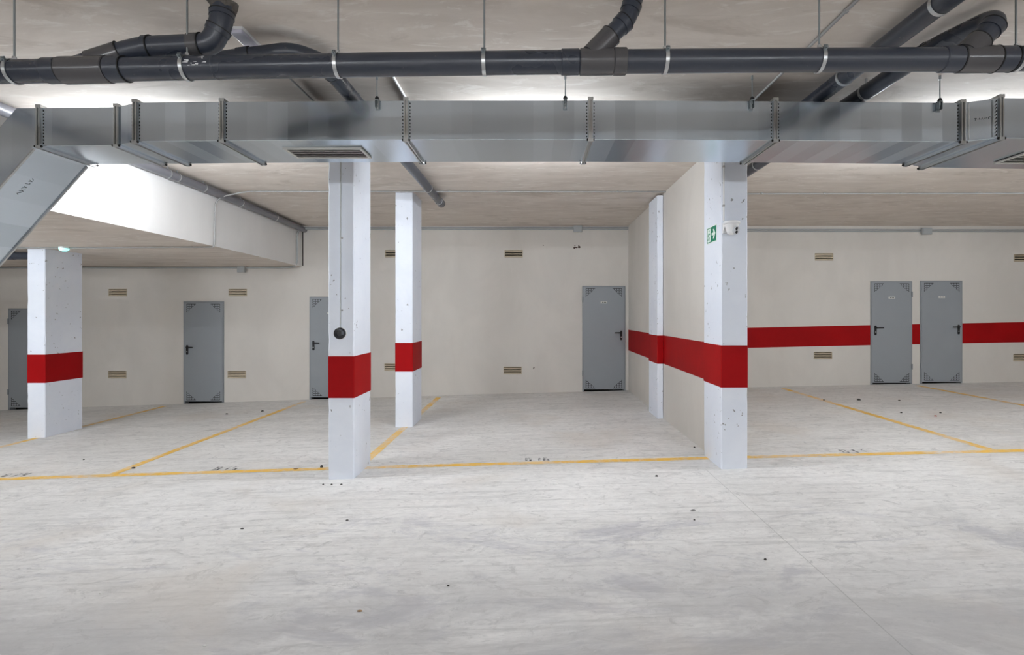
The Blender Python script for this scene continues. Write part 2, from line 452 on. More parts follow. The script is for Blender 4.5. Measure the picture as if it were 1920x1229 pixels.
# ------------------------------------------------------------------ doors
DL = ['grey metal door half hidden behind the soffit pillar', 'grey metal door between two pairs of wall vents', 'grey metal door half hidden behind the pillar with the black fitting',
      'grey metal door in the corner beside the partition wall', 'grey metal door with its lever beside the red band, first of the pair', 'grey metal door with its hinges beside the other door of the pair']
for i, (px0, px1, py0, py1, side, plate) in enumerate(DOORS):
    a, b = P(px0, py0, D), P(px1, py1, D)
    x0, x1, zt = a.x, b.x, a.z; xm = (x0 + x1) / 2; zf = fz(xm)
    root = thing('door_%d' % (i + 1), DL[i], 'door', (xm, D, zf), None, 'structure')
    m = MB(); f = .034
    m.box(x0 - .004, x0 + f, D - .016, D + .10, min(fz(x0), zf) - .03, zt + .004); m.box(x1 - f, x1 + .004, D - .016, D + .10, min(fz(x0), zf) - .03, zt + .004)
    m.box(x0 + f, x1 - f, D - .016, D + .10, zt - f, zt + .004)
    m.build('door_frame', M['frame'], root, bevel=.003)
    m = MB(); lx0, lx1, lz0, lz1 = x0 + .020, x1 - .020, max(fz(x0), fz(x1)) + .022, zt - .020
    m.box(lx0, lx1, D - .024, D + .03, lz0, lz1)
    leaf = m.build('door_leaf', M['door'], root, bevel=.004)
    for cx, sx in ((lx0 + .05, 1), (lx1 - .05, -1)):
        for cz, sz in ((lz1 - .03, -1), (lz0 + .03, 1)):
            m = MB(); w, h, t = .050, .044, .0045
            for r in range(4):
                k = 4 - r
                zz = cz + sz * r * h
                m.box(min(cx, cx + sx * k * w * .9), max(cx, cx + sx * k * w * .9), D - .0252, D - .0235, zz - t, zz + t)
                for q in range(k):
                    xx = cx + sx * q * w
                    z2 = zz + sz * h * .72
                    m.box(xx - t, xx + t, D - .0252, D - .0235, min(zz, z2), max(zz, z2))
            m.build('vent_slots', M['dark'], leaf)
    if plate:
        m = MB(); pz = P(0, py0 + 30.5, D).z
        m.box(xm - .065, xm + .065, D - .027, D - .024, pz - .020, pz + .020)
        pl = m.build('number_plate', M['plate'], leaf, bevel=.002)
        m = MB()
        for dx in (-.028, .008, .036): m.lathe((xm + dx, D - .027, pz), [(.009, 0), (.007, .002), (0, .002)], (0, -1, 0), 10)
        m.build('plate_mark', M['marker'], pl)
    if side:
        hx = lx0 + .062 if side < 0 else lx1 - .062
        hz = P(0, py0 + .468 * (py1 - py0), D).z
        m = MB()
        prof = [(hx + .021 * math.cos(t), D - .0245, hz + .055 + .021 * math.sin(t)) for t in [PI * q / 8 for q in range(9)]] + \
               [(hx + .021 * math.cos(t), D - .0245, hz - .095 + .021 * math.sin(t)) for t in [PI + PI * q / 8 for q in range(9)]]
        m.poly(prof, (0, -1, 0), .012)
        hd = m.build('door_handle', M['black'], root, bevel=.002)
        m = MB(); d = -side
        m.tube([(hx, D - .036, hz + .035), (hx, D - .078, hz + .035), (hx + d * .135, D - .078, hz + .032)], .011, 12, .02)
        m.build('lever', M['black'], hd, smooth=True)
        m = MB(); m.lathe((hx, D - .036, hz - .055), [(.011, 0), (.011, .004), (0, .004)], (0, -1, 0), 14)
        tag(m.build('lock_cylinder', M['clamp'], hd), 'steel lock cylinder')
        ex = x1 - .004 if side < 0 else x0 + .004
    else: ex = x0 + .004
    for k in (.16, .88):
        m = MB(); z = lz0 + (lz1 - lz0) * k
        m.cyl((ex, D - .026, z - .055), (ex, D - .026, z + .055), .013, 12)
        m.build('hinge', M['frame'], root, smooth=True)

# ------------------------------------------------------------------ wall vents
def make_vent():
    root = thing('wall_vent', 'x', 'vent', (0, 0, 0), 'beige louvred vents in the back wall')
    m = MB(); w, h, b = VW / 2 - .001, VH / 2 - .001, .010
    for q in ((-w, w, h - b, h), (-w, w, -h, -h + b * .6), (-w, -w + b, -h + b * .6, h - b), (w - b, w, -h + b * .6, h - b)):
        m.box(q[0], q[1], -.006, .05, q[2], q[3])
    m.build('frame', M['beige'], root)
    for k in range(3):
        m = MB(); z = -h + .008 + k * .046
        m.hexa([(-w + b, -.003, z), (w - b, -.003, z), (w - b, .045, z + .022), (-w + b, .045, z + .022),
                (-w + b, -.003, z + .023), (w - b, -.003, z + .023), (w - b, .045, z + .037), (-w + b, .045, z + .037)])
        m.build('louvre', M['beige'], root)
    return root
VL = ['upper beige vent beside the soffit pillar', 'upper beige vent above the door in the soffit area', 'upper beige vent half hidden behind the slim pillar', 'upper beige vent on the open wall of the middle bay',
      'upper beige vent above the red band, before the paired doors', 'upper beige vent above the red band, past the paired doors',
      'lower beige vent beside the soffit pillar', 'lower beige vent beside the door in the soffit area', 'lower beige vent half hidden behind the slim pillar', 'lower beige vent on the open wall of the middle bay',
      'lower beige vent below the red band, before the paired doors', 'lower beige vent below the red band, past the paired doors']
proto = make_vent()
for i, (px, py) in enumerate(VENTS):
    o = proto if i == 0 else copy_tree(proto)
    o.location = P(px, py, D); o['label'] = VL[i]

# ------------------------------------------------------------------ air duct
zo = lambda X: -.0018 * X * X
def prof(X, wide=0):
    if wide < 0: yf, yb = 4.03, 4.52
    elif wide > 0: yf, yb = 3.855, 4.63
    else: yf, yb = 3.95, 4.53
    return X, yf, yb, 2.857 + zo(X), 3.147 + zo(X)
duct = thing('air_duct', 'long galvanised rectangular air duct hung across the ceiling, bending down at one end', 'duct', (0, 4.2, 2.9))
def duct_ring(p):
    X, yf, yb, z0, z1 = p
    return [(X, yf, z0), (X, yb, z0), (X, yb, z1), (X, yf, z1)]
def duct_sec(a, b, seam=None):
    m = MB(); m.rings([duct_ring(a), duct_ring(b)], cap=False)
    return m.build('duct_section', M['galv'], duct, bevel=.003)
ST = [prof(-3.728, -1), prof(-3.143, -1), prof(-2.943), prof(-2.30), prof(-.94), prof(.4226), prof(1.789), prof(3.172), prof(3.373, 1), prof(4.75, 1), prof(6.1, 1)]
secs = [duct_sec(a, b) for a, b in zip(ST, ST[1:])]
# folded seams on the stepped piece at the far end
a, b = ST[7], ST[8]
for t in (.18, .80):
    m = MB(); X = a[0] + (b[0] - a[0]) * t; yf = a[1] + (b[1] - a[1]) * t; z0, z1 = a[3], a[4]
    m.box(X - .004, X + .004, yf - .005, yf + .002, z0 + .01, z1 - .01)
    m.build('folded_seam', M['clamp'], secs[7])
# bend running down
slope = Vector((-.663, 0, -.749)); L = 1.19
yf, yb, z0, z1 = ST[0][1], ST[0][2], ST[0][3], ST[0][4]
bt, bb = Vector((-3.905, 0, z1)), Vector((-3.765, 0, z0))
m = MB()
rg = []
for t_, b_ in (((-3.728, z1), (-3.728, z0)), ((bt.x, bt.z), (bb.x, bb.z)), ((bt + slope * L).xz[:], (bb + slope * L).xz[:]), ((XL + .02, (bt + slope * L).z), (XL + .02, (bb + slope * L).z))):
    rg.append([(b_[0], yf, b_[1]), (b_[0], yb, b_[1]), (t_[0], yb, t_[1]), (t_[0], yf, t_[1])])
m.rings(rg); m.build('duct_bend', M['galv'], duct, bevel=.003)
# raised lips along the slanted underside and two shallow stiffening folds
nrm = Vector((.749, 0, -.663))
for y0, y1, h in ((yf - .004, yf + .012, .010), (yb - .012, yb + .004, .010)):
    m = MB(); p, q = bb + slope * .02, bb + slope * L
    m.hexa([(p.x, y0, p.z), (q.x, y0, q.z), (q.x, y1, q.z), (p.x, y1, p.z)] + [tuple(Vector(v) + nrm * h) for v in ((p.x, y0, p.z), (q.x, y0, q.z), (q.x, y1, q.z), (p.x, y1, p.z))])
    m.build('folded_seam', M['flange'], duct)
# handwriting on the slanted underside: small strokes in the plane of the sheet
def strokes(name, parent, org, u, v, lines, nrm, w=.0028):
    m = MB(); org, u, v, nrm = Vector(org), Vector(u), Vector(v), Vector(nrm)
    for ln in lines:
        for (a, b), (c, d) in zip(ln, ln[1:]):
            p, q = org + u * a + v * b, org + u * c + v * d
            t = (q - p).normalized(); s_ = t.cross(nrm).normalized() * w
            m.poly([p - s_, q - s_, q + s_, p + s_], nrm, .0006)
    return tag(m.build(name, M['marker'], parent), 'black felt pen marks')
GL = [[(0, .02), (.02, 0), (.045, .03)], [(.06, 0), (.065, .04), (.08, .012)], [(.10, .002), (.105, .04)], [(.12, 0), (.13, .04), (.14, .01)], [(.18, .0), (.19, .04), (.205, .03)], [(.225, .005), (.23, .042), (.245, .01)], [(.255, .04), (.275, .02)]]
c0 = bb + slope * .44
for part in (GL[:4], GL[4:]):
    strokes('marker_writing', duct, Vector((c0.x, 4.18, c0.z)), -slope, Vector((0, 1, 0)), [[(a * .62, b * .9) for a, b in l] for l in part], nrm, .0018)
a, b = ST[7], ST[8]
u = Vector((b[0] - a[0], b[1] - a[1], 0)).normalized(); nn = Vector((u.y, -u.x, 0))
GL2 = [[(0, .014), (.012, .014), (.004, 0)], [(.018, .007), (.024, .007)], [(.030, .014), (.028, .004), (.038, .006)], [(.042, 0), (.046, .014)], [(.052, .0), (.058, .010)], [(.066, .009), (.074, .009)], [(.082, .0), (.084, .014), (.092, .014)], [(.098, 0), (.104, .015), (.110, .004)]]
strokes('marker_writing', secs[7], Vector((a[0], a[1], 2.985)) + u * .075 + nn * .0005, u, Vector((0, 0, 1)), GL2, nn, .0018)

def flange(p):
    X, yf, yb, z0, z1 = p; o = .020; m = MB()
    for x0, x1 in ((X - .015, X - .006), (X + .006, X + .015)):
        m.box(x0, x1, yf - o, yf, z0 - o, z1 + o); m.box(x0, x1, yb, yb + o, z0 - o, z1 + o)
        m.box(x0, x1, yf, yb, z0 - o, z0); m.box(x0, x1, yf, yb, z1, z1 + o)
    m.box(X - .006, X + .006, yf - o * .4, yf, z0 - o * .4, z1 + o * .4); m.box(X - .006, X + .006, yf, yb, z0 - o * .4, z0); m.box(X - .006, X + .006, yb, yb + o * .4, z0 - o * .4, z1 + o * .4)
    for cy in (yf - o * .4, yb + o * .4):      # corner cleats
        for cz in (z0 - o * .4, z1 + o * .4):
            m.box(X - .020, X + .020, cy - .011, cy + .011, cz - .011, cz + .011)
    f = m.build('flange', M['flange'], duct)
    for sx in (-1, 1):
        m = MB()                              # clinch marks beside the flange
        for k in range(11):
            z = z0 + .022 + k * (z1 - z0 - .044) / 10
            m.box(X + sx * .027 - .003, X + sx * .027 + .003, yf - .0022, yf + .001, z - .005, z + .005)
        m.build('clinch_marks', M['dark'], f)
    for cy in (yf - o * .7, yb + o * .7):
        for sx in (-1, 1):
            m = MB(); m.lathe((X + sx * .020, cy, z0 - .006), [(.009, 0), (.009, .008), (0, .008)], (sx, 0, 0), 6)
            m.build('corner_bolt', M['dark'], f)
for i in range(9): flange(ST[i])
flange(ST[9])

def grille(x0, x1, y0, y1, z):
    m = MB(); b = .022
    for q in ((x0, x1, y0, y0 + b), (x0, x1, y1 - b, y1), (x0, x0 + b, y0 + b, y1 - b), (x1 - b, x1, y0 + b, y1 - b)):
        m.box(q[0], q[1], q[2], q[3], z - .014, z)
    g = m.build('air_grille', M['grille'], duct, bevel=.002)
    m = MB(); n = 5
    for k in range(n):
        y = y0 + b + (y1 - y0 - 2 * b) * (k + .5) / n
        m.hexa([(x0 + b, y - .012, z - .012), (x1 - b, y - .012, z - .012), (x1 - b, y + .004, z - .012), (x0 + b, y + .004, z - .012),
                (x0 + b, y + .000, z - .001), (x1 - b, y + .000, z - .001), (x1 - b, y + .014, z - .001), (x0 + b, y + .014, z - .001)])
    m.build('blades', M['grillein'], g)
    m = MB(); m.box(x0 + b, x1 - b, y0 + b, y1 - b, z - .0012, z - .0004); m.build('backing', M['dark'], g)
grille(-1.935, -1.325, 4.11, 4.37, 2.857 + zo(1.6) - .001)
grille(3.83, 4.44, 4.17, 4.44, 2.857 + zo(4.1) - .001)

# hangers of the duct
def duct_hanger(X):
    z1 = 3.147 + zo(X); yf = 3.95
    root = thing('duct_hanger', 'x', 'hanger', (X, yf - .02, CEIL), 'rod hangers of the air duct')
    m = MB(); m.cyl((X, yf - .022, z1 - .03), (X, yf - .022, CEIL), .0042, 8); m.lathe((X, yf - .022, CEIL - .03), [(.008, 0), (.008, .03)], (0, 0, 1), 8)
    m.build('threaded_rod', M['zinc'], root, smooth=True)
    m = MB(); m.box(X - .013, X + .013, yf - .003, yf, z1 - .075, z1 + .004); m.box(X - .013, X + .013, yf - .036, yf, z1 - .006, z1 - .001)
    m.box(X - .013, X - .010, yf - .034, yf, z1 - .06, z1 - .004); m.box(X + .010, X + .013, yf - .034, yf, z1 - .06, z1 - .004)
    b = m.build('bracket', M['zinc'], root)
    m = MB()
    for z in (z1 - .03, z1 - .055): m.lathe((X, yf - .003, z), [(.007, 0), (.007, .005), (0, .005)], (0, -1, 0), 6)
    m.build('screw', M['clamp'], b)
    m = MB(); m.lathe((X, yf - .022, z1 - .001), [(.016, 0), (.016, .010), (.012, .016), (.010, .022)], (0, 0, 1), 10)
    m.build('rubber_washer', M['black'], root)
    return root
for px, lab in ((707, 'duct hanger rod between the grille and the next duct flange'), (1060, 'duct hanger rod in front of the brightest patch of ceiling'),
                (1410, 'duct hanger rod above the pillar with the exit sign'), (1762, 'duct hanger rod beside the stepped duct piece')):
    duct_hanger((px - CX) * 3.93 / F)['label'] = lab

# ------------------------------------------------------------------ drain pipes
MY, MR = 2.95, .0625
def mz(X):
    px = CX + X * F / MY
    py = 135 + (111 - 135) * (px / 1900.0) - 5.0 * math.sin(PI * max(0, min(1, px / 1900.0)))
    return H - (py - CY) * MY / F
def mp(px, dy=0): X = (px - CX) * MY / F; return Vector((X, MY, mz(X)))
main = thing('drain_pipe', 'thick dark grey drain pipe slung across the whole ceiling, with three branches', 'pipe', (0, MY, 2.9))
m = MB(); m.tube([mp(p) for p in (-900, 0, 250, 500, 750, 960, 1200, 1450, 1700, 1920, 2900)], MR, 40); m.build('pipe_run', M['pvc'], main, smooth=True)
def collar(pa, pb, r=MR + .006, mat='pvc', ring=True):
    m = MB(); a, b = mp(pa), mp(pb); t = (b - a).normalized()
    m.tube([a, a + t * .004, b - t * .004, b], [r - .004, r, r, r - .004], 40)
    o = m.build('coupling', M[mat], main, smooth=True)
    if ring:
        m = MB(); m.tube([b - t * .001, b + t * .004], r + .0015, 40); m.build('seal_ring', M['seal'], o, smooth=True)
    return o
collar(88, 117); collar(118, 205, MR + .010, 'fitting', False); collar(206, 236)
collar(1052, 1086, ring=False); collar(1087, 1150, MR + .008, 'fitting', False); collar(1150, 1174, MR + .010, 'fitting', False)
collar(1764, 1797); collar(1798, 1864, MR + .009, 'fitting'); collar(1866, 1896)
collar(404, 411, MR + .0015, 'pvc', False)
m = MB(); rg_ = random.Random(11)
for k in range(15):
    X = (rg_.uniform(345, 408) - CX) * 2.89 / F; a0 = rg_.uniform(-.25, 1.15); w_, h_ = rg_.uniform(.004, .016), rg_.uniform(.03, .12)
    sk = rg_.uniform(-.01, .01); rr = MR + .0008
    q = lambda dx, a: (X + dx, MY - rr * math.cos(a), mz(X) + rr * math.sin(a))
    m.quad(q(-w_, a0), q(w_ * .7 + sk, a0 - h_ * .3), q(w_ + sk, a0 + h_), q(-w_ * .5 + sk, a0 + h_ * .8))
tag(m.build('paint_splash', M['white'], main), 'white paint splashes')
def branch(pts, r, sockets, fil=.05):
    m = MB(); m.tube(pts, r, 28, fil); b = m.build('branch_pipe', M['pvc'], main, smooth=True)
    for (p, q, rr, mt) in sockets:
        m = MB(); m.cyl(p, q, rr, 28); so = m.build('socket', M[mt], b, smooth=True)
        m2 = MB(); d = (Vector(q) - Vector(p)).normalized(); m2.tube([Vector(q) - d * .0005, Vector(q) + d * .005], rr + .0015, 28)
        ri = m2.build('seal_ring', M['seal'], b, smooth=True)
    return b
lerp = lambda a, b, t: a + (b - a) * t
# branch rising beside the fixture
q0, q1, q2, q3, q4 = P(138, 130, 2.96), P(234, 99, 3.0), P(272, 90, 3.0), P(396, 84, 3.0), P(415, 44, 3.0)
q5 = Vector((q4.x + .002, 3.01, CEIL + .01))
branch([q0, q1, q2, q3, q4, q5], .0600, [(lerp(q0, q1, .35), lerp(q0, q1, .93),   .067, 'fitting'), (lerp(q2, q3, .02), lerp(q2, q3, .10), .0655, 'pvc'), (lerp(q2, q3, .70), lerp(q2, q3, .86), .0655, 'fitting'), (lerp(q3, q4, .55), lerp(q3, q4, .75), .0645, 'pvc'), (lerp(q4, q5, .25), lerp(q4, q5, .45), .0645, 'pvc')])
m = MB(); rg_ = random.Random(5)
m.rings([[(q5.x + r * math.cos(a) * rg_.uniform(.85, 1.15), 3.01 + r * math.sin(a) * rg_.uniform(.85, 1.15), z) for a in [2 * PI * i / 14 for i in range(14)]] for r, z in ((.062, CEIL - .05), (.068, CEIL - .02), (.074, CEIL))])
m.build('mortar_collar', M['foam'], main)
# short branch in the middle
q0, q1, q2 = P(1092, 122, 2.95), P(1146, 66, 2.95), P(1176, 36, 2.96)
q3 = Vector((P(1190, 0, 2.97).x, 2.97, CEIL + .01))
branch([q0, q1, q2, q3], .050, [(lerp(q0, q1, .30), lerp(q0, q1, .98), .061, 'fitting'), (lerp(q1, q2, .55), lerp(q1, q2, .85), .056, 'pvc'), (lerp(q2, q3, .35), lerp(q2, q3, .6), .055, 'pvc')], .03)
# branch that turns back into a ceiling pipe
PX2, PZ = 2.485, CEIL - .10
q0, q1, q2 = P(1795, 116, 2.95), P(1838, 76, 2.95), P(1866, 44, 2.95)
q3 = Vector((q2.x + .035, 3.03, PZ + .01))
branch([q0, q1, q2, q3, Vector((PX2, 3.32, PZ)), Vector((PX2, 6.35, PZ))], .0575, [(lerp(q0, q1, .35), lerp(q0, q1, .95), .066, 'fitting'), (lerp(q1, q2, .55), lerp(q1, q2, .9), .063, 'pvc'), (Vector((PX2, 3.36, PZ)), Vector((PX2, 3.46, PZ)), .063, 'pvc')], .07)
# rear branch that turns into the pipe of the middle bay
PX1 = -1.385
q0 = Vector((-2.20, MY, mz(-2.2)))
q0 = Vector((-2.36, MY, mz(-2.36)))
q1, q2 = Vector((-2.12, 3.33, H + 1.565)), Vector((-1.78, 3.36, H + 1.625))
branch([q0, q1, q2, Vector((-1.52, 3.36, PZ)), Vector((PX1, 3.50, PZ)), Vector((PX1, 8.02, PZ + .01))], .055, [(lerp(q1, q2, .05), lerp(q1, q2, .2), .061, 'pvc'), (lerp(q1, q2, .8), q2, .061, 'pvc'), (Vector((PX1, 3.56, PZ)), Vector((PX1, 3.66, PZ)), .061, 'pvc'), (Vector((PX1, 7.86, PZ + .01)), Vector((PX1, 8.025, PZ + .01)), .059, 'pvc')], .08)

# hangers of the drain pipe
def pipe_hanger(px):
    X = (px - CX) * MY / F; z = mz(X)
    root = thing('pipe_hanger', 'x', 'hanger', (X, MY, CEIL), 'rod hangers of the thick drain pipe')
    m = MB(); m.cyl((X, MY, z + MR + .01), (X, MY, CEIL), .0052, 10); m.build('threaded_rod', M['zinc'], root, smooth=True)
    m = MB(); n = 40
    rings = []
    for dx, rr in ((-.010, MR + .002), (-.010, MR + .006), (.010, MR + .006), (.010, MR + .002)):
        rings.append([(X + dx, MY + rr * math.sin(a), z + rr * math.cos(a)) for a in [2 * PI * i / n for i in range(n)]])
    m.rings(rings + [rings[0]], cap=False)
    c = m.build('clamp_band', M['clamp'], root, smooth=True)
    for sy in (-1, 1):
        m = MB(); a = math.radians(58) * sy
        d = Vector((0, math.sin(a), math.cos(a))); p = Vector((X, MY, z)) + d * (MR + .004)
        t = Vector((0, math.cos(a), -math.sin(a)))
        for k in (-.009, .004): 
            b0 = p + t * k
            m.hexa([b0 + Vector((-.010, 0, 0)), b0 + Vector((.010, 0, 0)), b0 + Vector((.010, 0, 0)) + t * .004, b0 + Vector((-.010, 0, 0)) + t * .004] +
                   [b0 + d * .020 + Vector((-.010, 0, 0)), b0 + d * .020 + Vector((.010, 0, 0)), b0 + d * .020 + Vector((.010, 0, 0)) + t * .004, b0 + d * .020 + Vector((-.010, 0, 0)) + t * .004])
        m.cyl(p + d * .011 - t * .018, p + d * .011 + t * .018, .0045, 8)
        m.build('clamp_screw', M['zinc'], c)
    m = MB(); m.lathe((X, MY, z + MR + .004), [(.011, 0), (.011, .016), (.007, .018)], (0, 0, 1), 6); m.build('nut', M['clamp'], root)
    return root
for px, lab in ((27, 'pipe hanger before the first branch of the drain pipe'), (351, 'pipe hanger in front of the branch that rises to the ceiling'), (634, 'pipe hanger above the duct grille'),
                (908, 'pipe hanger before the middle branch of the drain pipe'), (1247, 'pipe hanger just past the middle branch of the drain pipe'), (1536, 'pipe hanger before the two slanting ceiling pipes'), (1905, 'pipe hanger past the last branch of the drain pipe')):
    pipe_hanger(px)['label'] = lab

def clip_ring(m, x, y, z, r, w=.010, tabs=True):
    n = 28; rings = []
    for dy, rr in ((-w, r + .001), (-w, r + .005), (w, r + .005), (w, r + .001)):
        rings.append([(x + rr * math.cos(a), y + dy, z + rr * math.sin(a)) for a in [2 * PI * i / n for i in range(n)]])
    m.rings(rings + [rings[0]], cap=False)
    m.box(x - .006, x + .006, y - .006, y + .006, z + r + .004, CEIL)

for parent, x, r, ys in ((main, PX2, .0575, (3.98, 4.95, 5.9)), (main, PX1, .055, (4.25, 5.6, 7.0, 7.78))):
    for y in ys:
        m = MB(); clip_ring(m, x, y, PZ, r); m.build('pipe_clip', M['clamp'], parent, smooth=True)
# second slanting ceiling pipe
X3 = 2.19
p3 = thing('ceiling_pipe', 'dark grey pipe fixed to the ceiling beside the last branch, crossing over the drain pipe', 'pipe', (X3, 3, PZ))
m = MB(); m.tube([(X3, .8, PZ + .012), (X3, 6.4, PZ + .012)], .0575, 28); m.build('pipe_run', M['pvc'], p3, smooth=True)
for y in (2.87, 3.75, 4.7):
    m = MB(); clip_ring(m, X3, y, PZ + .012, .0575, .013); m.build('pipe_clip', M['clamp'], p3, smooth=True)
m = MB(); m.cyl((X3, 2.70, PZ + .012), (X3, 2.85, PZ + .012), .062, 28); m.build('coupling', M['pvc'], p3, smooth=True)
# pipe along the soffit corner
def sx_(y):
    for (xa, ya), (xb, yb_) in zip(edge, edge[1:]):
        if ya <= y <= yb_: return xa + (xb - xa) * (y - ya) / (yb_ - ya)
    return edge[0][0]
p4 = thing('soffit_pipe', 'grey pipe clipped along the top corner of the pale soffit face', 'pipe', (-4.35, 6, 3.2))
m = MB(); R4 = .052; Z4 = CEIL - R4 - .03
m.tube([(sx_(y) + R4 + .018, y, Z4) for y in (1.5, 4.62, 5.4, 6.4, 7.3, 8.2, 9.2, 10.1, D - .02)], R4, 28); m.build('pipe_run', plain('mid_grey_pvc', (.15, .15, .17), .35, 0, .1), p4, smooth=True)
for y in (5.55, 6.35, 6.52, 7.05, 8.0, 9.2):
    m = MB(); clip_ring(m, sx_(y) + R4 + .018, y, Z4, R4, .007); m.build('pipe_clip', M['clamp'], p4, smooth=True)
# short pipe under the soffit
p5 = thing('soffit_stub_pipe', 'short dark pipe under the soffit, ending at the pillar', 'pipe', (-9, 7.95, 2.43))
m = MB(); m.tube([(-11.5, 7.97, 2.45), (-7.31, 7.97, 2.435)], .055, 24); m.build('pipe_run', M['pvc'], p5, smooth=True)
m = MB(); m.cyl((-7.9, 7.97, 2.438), (-7.75, 7.97, 2.437), .061, 24); m.build('coupling', M['pvc'], p5, smooth=True)

# ------------------------------------------------------------------ conduits
def conduit(label, pts, r=.010, fil=.08, clips=(), mat='conduit', name='cable_conduit', up=None, group=None):
    pts = [Vector(p) for p in pts]
    m = MB(); m.tube(pts, r, 10, fil)
    if not clips: return tag(m.build(name, M[mat], smooth=True), label, 'conduit', group)
    root = thing(name, label, 'conduit', pts[0], group)
    m.build('tube', M[mat], root, smooth=True)
    for c in clips:
        c = Vector(c); m = MB(); w = r + .0015
        m.box(c.x - w, c.x + w, c.y - w, c.y + w, c.z - w, c.z + w); m.build('clip', M['conduit'], root, bevel=.003)
    return root
cz = CEIL - .012
Yc = 7.58
sx = sx_(7.35)
conduit('thin conduit across the middle bay ceiling, bending down the soffit face and under it',
        [(WX - .002, Yc + .02, cz), (-.5, Yc, cz - .004), (-2.4, Yc, cz), (-4.10, Yc, cz), (sx + .013, 7.42, cz - .13), (sx + .013, 7.40, SZ + .05), (sx + .005, 7.40, SZ - .013), (sx - .25, 7.42, SZ - .013), (-6.2, 7.5, SZ - .013), (-9.5, 7.55, SZ - .013)],
        .010, .13, [(-1.2, Yc, cz), (.3, Yc, cz), (1.2, Yc, cz), (-3.3, Yc, cz), (sx - .32, 7.42, SZ - .011)])
conduit('thin conduit across the ceiling of the bay with the paired doors', [(WX + .17, 7.74, cz), (5.0, 7.70, cz - .003), (10.5, 7.66, cz)], .010, 0, [(x, 7.70, cz) for x in (3.3, 4.2, 5.3, 6.4)])
yw = D - .014
for nm, z in (('upper', CEIL - .035), ('lower', CEIL - .07)):
    conduit(nm + ' of two conduits along the top of the middle bay back wall', [(-4.54, yw, z), (WX - .005, yw, z)], .013, 0, (), 'box')
    conduit(nm + ' of two conduits along the top of the back wall past the partition', [(WX + .17, yw, z - .03), (11.5, yw, z - .05)], .013, 0, (), 'box')
xf = sx_(10.32) + .022
conduit('grey conduit looping around the end of the soffit', [(-4.25, D - .03, CEIL - .05), (-4.42, D - .03, CEIL - .055), (xf + .02, 10.42, CEIL - .09), (xf + .005, 10.32, CEIL - .2), (xf, 10.32, SZ + .06), (xf - .06, 10.36, SZ - .022), (-4.95, D - .03, SZ - .022), (-6.2, yw, SZ - .020), (-12.0, yw, SZ - .020)], .016, .11, (), 'box')
for lab, px, py, w in (('grey junction box at the top of the middle bay back wall', 1083, 430, .17), ('grey junction box at the top of the back wall past the partition', 1734, 434.5, .19), ('grey junction box below the soffit on the back wall', 455, 505.5, .15)):
    c = P(px, py, D); root = thing('junction_box', lab, 'junction box', c, 'grey junction boxes on the back wall')
    m = MB(); m.box(c.x - w / 2, c.x + w / 2, D - .075, D - .03, c.z - .065, c.z + .065); m.build('box_body', M['box'], root, bevel=.006)
    m = MB(); m.box(c.x - w / 2 + .008, c.x + w / 2 - .008, D - .081, D - .075, c.z - .056, c.z + .056); m.build('box_lid', M['box'], root, bevel=.003)
conduit('thin pale ceiling conduit running back past the slanting ceiling pipes', [(1.80, 1.2, cz), (1.80, 5.15, cz)], .010, 0, [(1.80, 3.07, cz), (1.8, 4.4, cz)])
conduit('white ceiling conduit running back to the brightest patch of ceiling', [(-1.03, 3.75, cz), (-1.03, 5.05, cz)], .011, 0, (), 'white')
conduit('thin ceiling conduit behind the unlit emergency light', [(-1.80, 3.80, cz), (-1.80, 5.1, cz)], .007, 0)
# on the pillars
xa = (640 - CX) * 5.21 / F
conduit('thin vertical conduit on the pillar with the black fitting, down to the black fitting', [(xa - .004, 5.211, CEIL), (xa - .009, 5.211, 1.43)], .0065, 0, [(xa + .006, 5.214, z) for z in (2.31, 1.60)], 'box')
xb = (1357 - CX) * 5.19 / F
conduit('thin vertical conduit on the exit sign pillar, down to the camera', [(xb, 5.190, CEIL), (xb, 5.190, 2.47)], .0085, 0, [(xb, 5.192, 2.62), (xb, 5.192, 3.0)], 'white')

# ------------------------------------------------------------------ fittings
c = P(637.5, 625.5, 5.20)
root = thing('round_sounder', 'round black fitting on the face of a white pillar, below a conduit', 'wall fitting', c)
ax = Vector((0, -1, 0)); b0 = Vector((c.x, 5.22, c.z))
m = MB(); m.lathe(b0, [(.062, 0), (.062, .006), (.056, .010), (0, .010)], ax, 36); tag(m.build('back_plate', M['white'], root, smooth=True), 'white back plate')
m = MB(); m.lathe(b0 + ax * .010, [(.055, 0), (.057, .012), (.056, .026), (.048, .032), (.030, .033), (.028, .028), (0, .028)], ax, 36); bd = m.build('body', M['black'], root, smooth=True)
m = MB()
for k in range(5):
    a = PI * .15 + k * .35
    m.box(c.x - .004 + .040 * math.cos(a), c.x + .004 + .040 * math.cos(a), 5.22 - .0455, 5.22 - .041, c.z + .040 * math.sin(a) - .006, c.z + .040 * math.sin(a) + .006)
m.box(c.x + .022, c.x + .044, 5.22 - .046, 5.22 - .040, c.z - .012, c.z + .016)
m.build('front_lens', plain('grey_lens', (.10, .11, .13), .2), bd)

